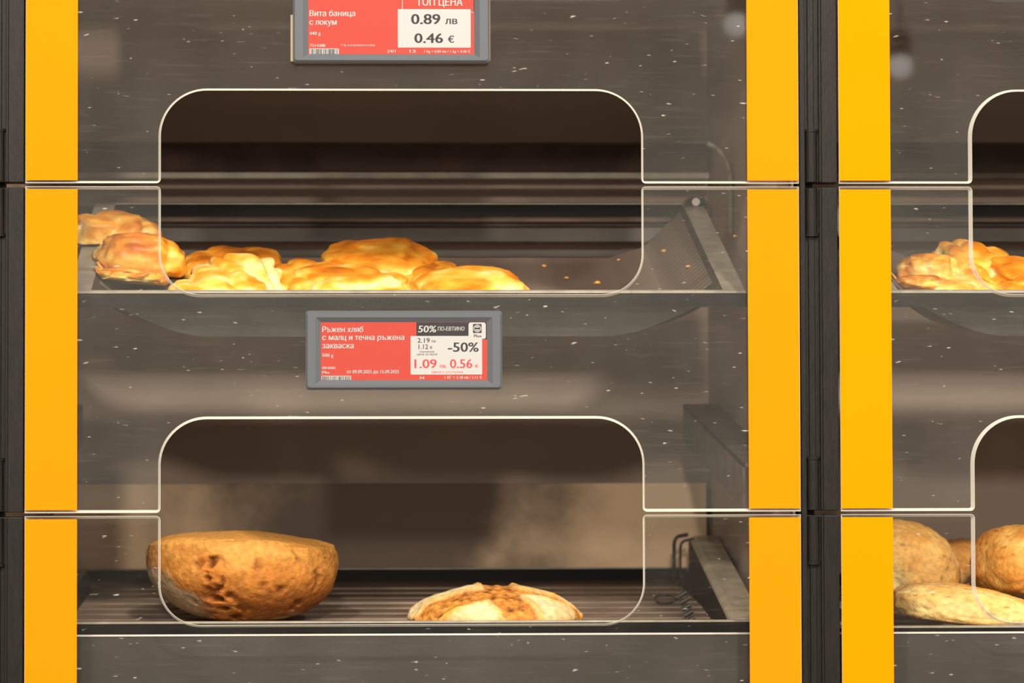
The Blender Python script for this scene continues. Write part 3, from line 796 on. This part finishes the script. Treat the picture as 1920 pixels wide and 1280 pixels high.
# ------------------------------------------------------------------ price labels
def text_mesh(s, bold):
    """flat lettering: the glyph outlines are triangulated and kept where their winding is not zero"""
    cu = bpy.data.curves.new('t', 'FONT'); cu.body = s; cu.size = 1.0; cu.resolution_u = 3; cu.fill_mode = 'NONE'
    o = bpy.data.objects.new('t', cu); COL.objects.link(o)
    dg = bpy.context.evaluated_depsgraph_get(); dg.update()
    me = bpy.data.meshes.new_from_object(o.evaluated_get(dg))
    co = [v.co.to_2d() for v in me.vertices]; ed = [tuple(e.vertices) for e in me.edges]
    bpy.data.objects.remove(o); bpy.data.curves.remove(cu); bpy.data.meshes.remove(me)
    vs, _, fs, *_r = geometry.delaunay_2d_cdt(co, ed, [], 0, 1e-5)
    # edges are listed along each loop; orient them by the vertex order of the curve
    seg = [(co[a], co[b]) if b == a + 1 else (co[max(a, b)], co[min(a, b)]) if abs(a - b) > 1 else (co[min(a, b)], co[max(a, b)]) for a, b in ed]
    keep = []
    for f in fs:
        c = sum((vs[i] for i in f), Vector((0, 0))) / len(f); w = 0
        for p, q in seg:
            if (p.y <= c.y) != (q.y <= c.y):
                if p.x + (c.y - p.y) / (q.y - p.y) * (q.x - p.x) > c.x: w += 1 if q.y > p.y else -1
        if w: keep.append(tuple(f))
    V = [Vector((v.x, v.y, 0)) for v in vs]; F = keep
    if bold > 0.001:                                       # heavier weight: the same glyphs doubled with a slight shift
        n = len(V); b = bold * 1.6
        V = [v + Vector((-b, 0, 0)) for v in V] + [v + Vector((b, 0, 0)) for v in V] + V
        F = keep + [tuple(i + n for i in f) for f in keep] + [tuple(i + 2 * n for i in f) for f in keep]
    used = sorted({i for f in F for i in f}); mp = {a: k for k, a in enumerate(used)}
    k3 = len(keep)
    return [V[i] for i in used], [tuple(mp[i] for i in f) for f in F], [q // max(1, k3) for q in range(len(F))]

def price_label(x0, x1, y0, y1, scr, label, clip):
    Yf = -0.011
    A = at(x0, y0, Yf); B = at(x1, y1, Yf)
    ca = at((x0 + x1) / 2, (y0 + y1) / 2, Yf)
    kx = (B.x - A.x) / (x1 - x0)
    def X(px): return ca.x + (px - (x0 + x1) / 2) * kx
    def Z(py): return ca.z - (py - (y0 + y1) / 2) * kx
    root = empty('price_label', (ca.x, -0.0055, Z(y1)), label, 'price label', 'electronic price labels')
    # frame: bevelled ring with a slope towards the screen
    def rr(a, b, c, d, r, n=4):
        xa, xb, za, zb = X(a), X(b), Z(d), Z(c); r *= kx
        return [(x, z) for q in (arc(xb - r, zb - r, r, 0, 90, n), arc(xa + r, zb - r, r, 90, 180, n), arc(xa + r, za + r, r, 180, 270, n), arc(xb - r, za + r, r, 270, 360, n)) for x, z in q]
    sx0, sx1, sy0, sy1 = scr
    rings = [[(x, -0.0006, z) for x, z in rr(x0, x1, y0, y1, 6)],
             [(x, -0.009, z) for x, z in rr(x0, x1, y0, y1, 6)],
             [(x, -0.011, z) for x, z in rr(x0 + 4, x1 - 4, y0 + 4, y1 - 4, 5)],
             [(x, -0.011, z) for x, z in rr(sx0 - 10, sx1 + 10, sy0 - 9, sy1 + 9, 2)],
             [(x, -0.0085, z) for x, z in rr(sx0, sx1, sy0, sy1, 0.6)]]
    MB().loft(rings, cap0=True).build('frame', M_TAGFRAME, root)
    ys = -0.0085
    def rect(name, a, b, c, d, m, lay, parent, r=0.5):
        o_ = rr(a, b, c, d, r); y = ys - 0.00008 * lay
        return mesh_obj(name, [(x, y, z) for x, z in o_], [tuple(range(len(o_) - 1, -1, -1))], m, parent)
    scr_o = rect('screen', sx0, sx1, sy0, sy1, M_RED, 0.5, root)
    def txt(s, px0, px1, py_base, cap, m, lay=3, bold=0.012, shear=0.0):
        vs, fs, ly = text_mesh(s, bold)
        if not vs: return
        lo = min(v.x for v in vs); hi = max(v.x for v in vs)
        sxk = (px1 - px0) / (hi - lo) * kx; szk = cap / 0.72 * kx
        y = ys - 0.00008 * lay
        VV = []; FF = []
        for q, f in enumerate(fs):                         # the doubled glyphs lie a hair apart
            FF.append(tuple(range(len(VV), len(VV) + len(f))))
            for w in f:
                v = vs[w]; VV.append((X(px0) + (v.x - lo) * sxk + shear * v.y * szk, y - ly[q] * 1.2e-5, Z(py_base) + v.y * szk))
        mesh_obj('lettering', VV, FF, m, scr_o)
    def bars(a, b, c, d, seed):
        rect('barcode_ground', a, b, c, d, M_WHITE, 1.5, scr_o)
        random.seed(seed); x = a + 1.5; k = MB(); y = ys - 0.00008 * 3
        while x < b - 2:
            w = random.choice((0.8, 1.0, 1.7)); k.box(X(x), X(x + w), y, y + 0.00004, Z(d), Z(c + 1)); x += w + random.choice((0.9, 1.3, 2.0))
        k.build('barcode', M_DARK, scr_o)
    if clip:
        MB().box(X(x0 - 4.5), X(x0 + 8), -0.0028, -0.0006, Z(y1 - 4), Z(25), 0.0003).build('clip_edge', M_CLIP, root)
        MB().box(X(x1 - 8), X(x1 + 1.5), -0.0028, -0.0006, Z(y1 - 6), Z(y0 + 20), 0.0003).build('clip_edge', M_CLIP, root)
    return rect, txt, bars, scr_o

rect, txt, bars, so = price_label(549, 919, -30, 117, (578, 889.5, -9, 101), 'grey-framed price label reading 0.89 at the top edge of the picture', True)
# outlined box of the offer
for a, b, c, d in ((754, 755.2, -9, 22), (889, 890, -9, 22), (754, 890, 21, 22)):
    rect('outline', a, min(b, 889.4), c, d, M_WHITE, 1.5, so)
txt('ТОП ЦЕНА', 781, 868, 9.5, 15, M_WHITE, bold=0.014)
txt('Вита баница', 580, 666, 29.5, 11, M_WHITE, bold=0.013, shear=0.06)
txt('с локум', 580, 631, 46, 11, M_WHITE, bold=0.013, shear=0.06)
txt('440 g', 580, 601, 65, 6.5, M_WHITE)
txt('7214388', 581, 610, 87.5, 5.5, M_WHITE)
bars(580, 635, 90.5, 101, 3)
txt('*1 бр. от асортимента по избор', 639, 703, 86, 4, M_WHITE, bold=0.0)
txt('24/1', 726, 742, 98, 5.5, M_WHITE)
txt('12', 768, 780, 98, 5.5, M_WHITE)
txt('1 kg = 0.89 лв / 1 kg = 0.46 €', 796, 882, 98, 5, M_WHITE)
rect('white_field', 746, 883, 16, 88.5, M_WHITE, 1.8, so, 1.5)
txt('0.89', 771, 826, 44, 19.5, M_DARK, bold=0.015)
txt('лв', 835, 858, 44, 13, M_DARK, bold=0.012)
txt('0.46', 777, 831, 79.5, 18.5, M_DARK, bold=0.015)
txt('€', 840, 852, 79, 13, M_DARK, bold=0.015)

rect, txt, bars, so = price_label(573, 942, 582, 730, (601.5, 914, 603.5, 712.5), 'grey-framed price label reading -50% between the two open cut-outs', False)
rect('dark_field', 781, 913.6, 603.8, 636, M_DARK, 1.2, so)
txt('50%', 784, 818, 622.5, 13, M_WHITE, bold=0.013, shear=0.1)
txt('ПО-ЕВТИНО', 821, 871, 619.5, 7.5, M_WHITE, bold=0.01, shear=0.1)
rect('white_field', 770, 904.5, 629.5, 702, M_WHITE, 1.8, so, 1.5)
rect('app_tile', 879, 911.5, 604.2, 635, M_WHITE, 2.2, so, 4)
# app emblem: dark square with a disc and a word bar, and its caption
rect('emblem_square', 887.5, 903.5, 607, 624, M_DARK, 2.8, so, 1)
rect('emblem_disc', 888.5, 902.5, 608.5, 622.5, M_WHITE, 3.4, so, 6.9)
rect('emblem_ring', 890, 901, 610, 621, M_DARK, 3.8, so, 5.4)
rect('emblem_core', 891, 900, 611, 620, M_WHITE, 4.2, so, 4.4)
rect('emblem_bar', 890, 901, 613.8, 617.2, M_DARK, 4.6, so, 0.3)
txt('Plus', 889, 903, 632, 5.5, M_DARK, bold=0.012)
txt('Ръжен хляб', 604, 681, 622, 10.5, M_WHITE, bold=0.013, shear=0.06)
txt('с малц и течна ръжена', 604, 758, 637, 10.5, M_WHITE, bold=0.013, shear=0.06)
txt('закваска', 604, 663, 652.5, 10.5, M_WHITE, bold=0.013, shear=0.06)
txt('500 g', 604, 625, 668.5, 6.5, M_WHITE)
txt('0018681', 604, 629, 691.5, 5, M_WHITE)
txt('Plu', 604, 617, 700, 5, M_WHITE)
txt('от 09.09.2025 до 15.09.2025', 650, 748, 699.5, 6.5, M_WHITE)
bars(603, 658, 704, 712, 5)
txt('2.19', 783, 806, 642, 9, M_DARK, bold=0.005)
txt('лв', 809, 817, 641.5, 5, M_DARK, bold=0.0)
txt('1.12', 785, 803, 654, 9, M_DARK, bold=0.005)
txt('€', 806, 811, 653.5, 5, M_DARK, bold=0.0)
txt('нормална', 787, 814, 660.5, 3.6, M_DARK, bold=0.0)
txt('цена за брой', 782, 820, 665.5, 3.6, M_DARK, bold=0.0)
txt('-50%', 840, 898, 659, 18, M_DARK, bold=0.012)
txt('1.09', 777, 819, 689.5, 17, M_INKRED, bold=0.012)
txt('лв.', 824, 838, 689, 6.5, M_INKRED)
txt('0.56', 844, 886, 689.5, 17, M_INKRED, bold=0.012)
txt('€', 891, 897, 689, 6, M_INKRED)
txt('Цена с отстъпка', 810, 868, 699, 4.2, M_INKRED, bold=0.0)
txt('34', 786, 796, 710.5, 5, M_WHITE)
txt('1 КГ = 2.18 лв / 1.11 €', 834, 904, 710, 5.5, M_WHITE)
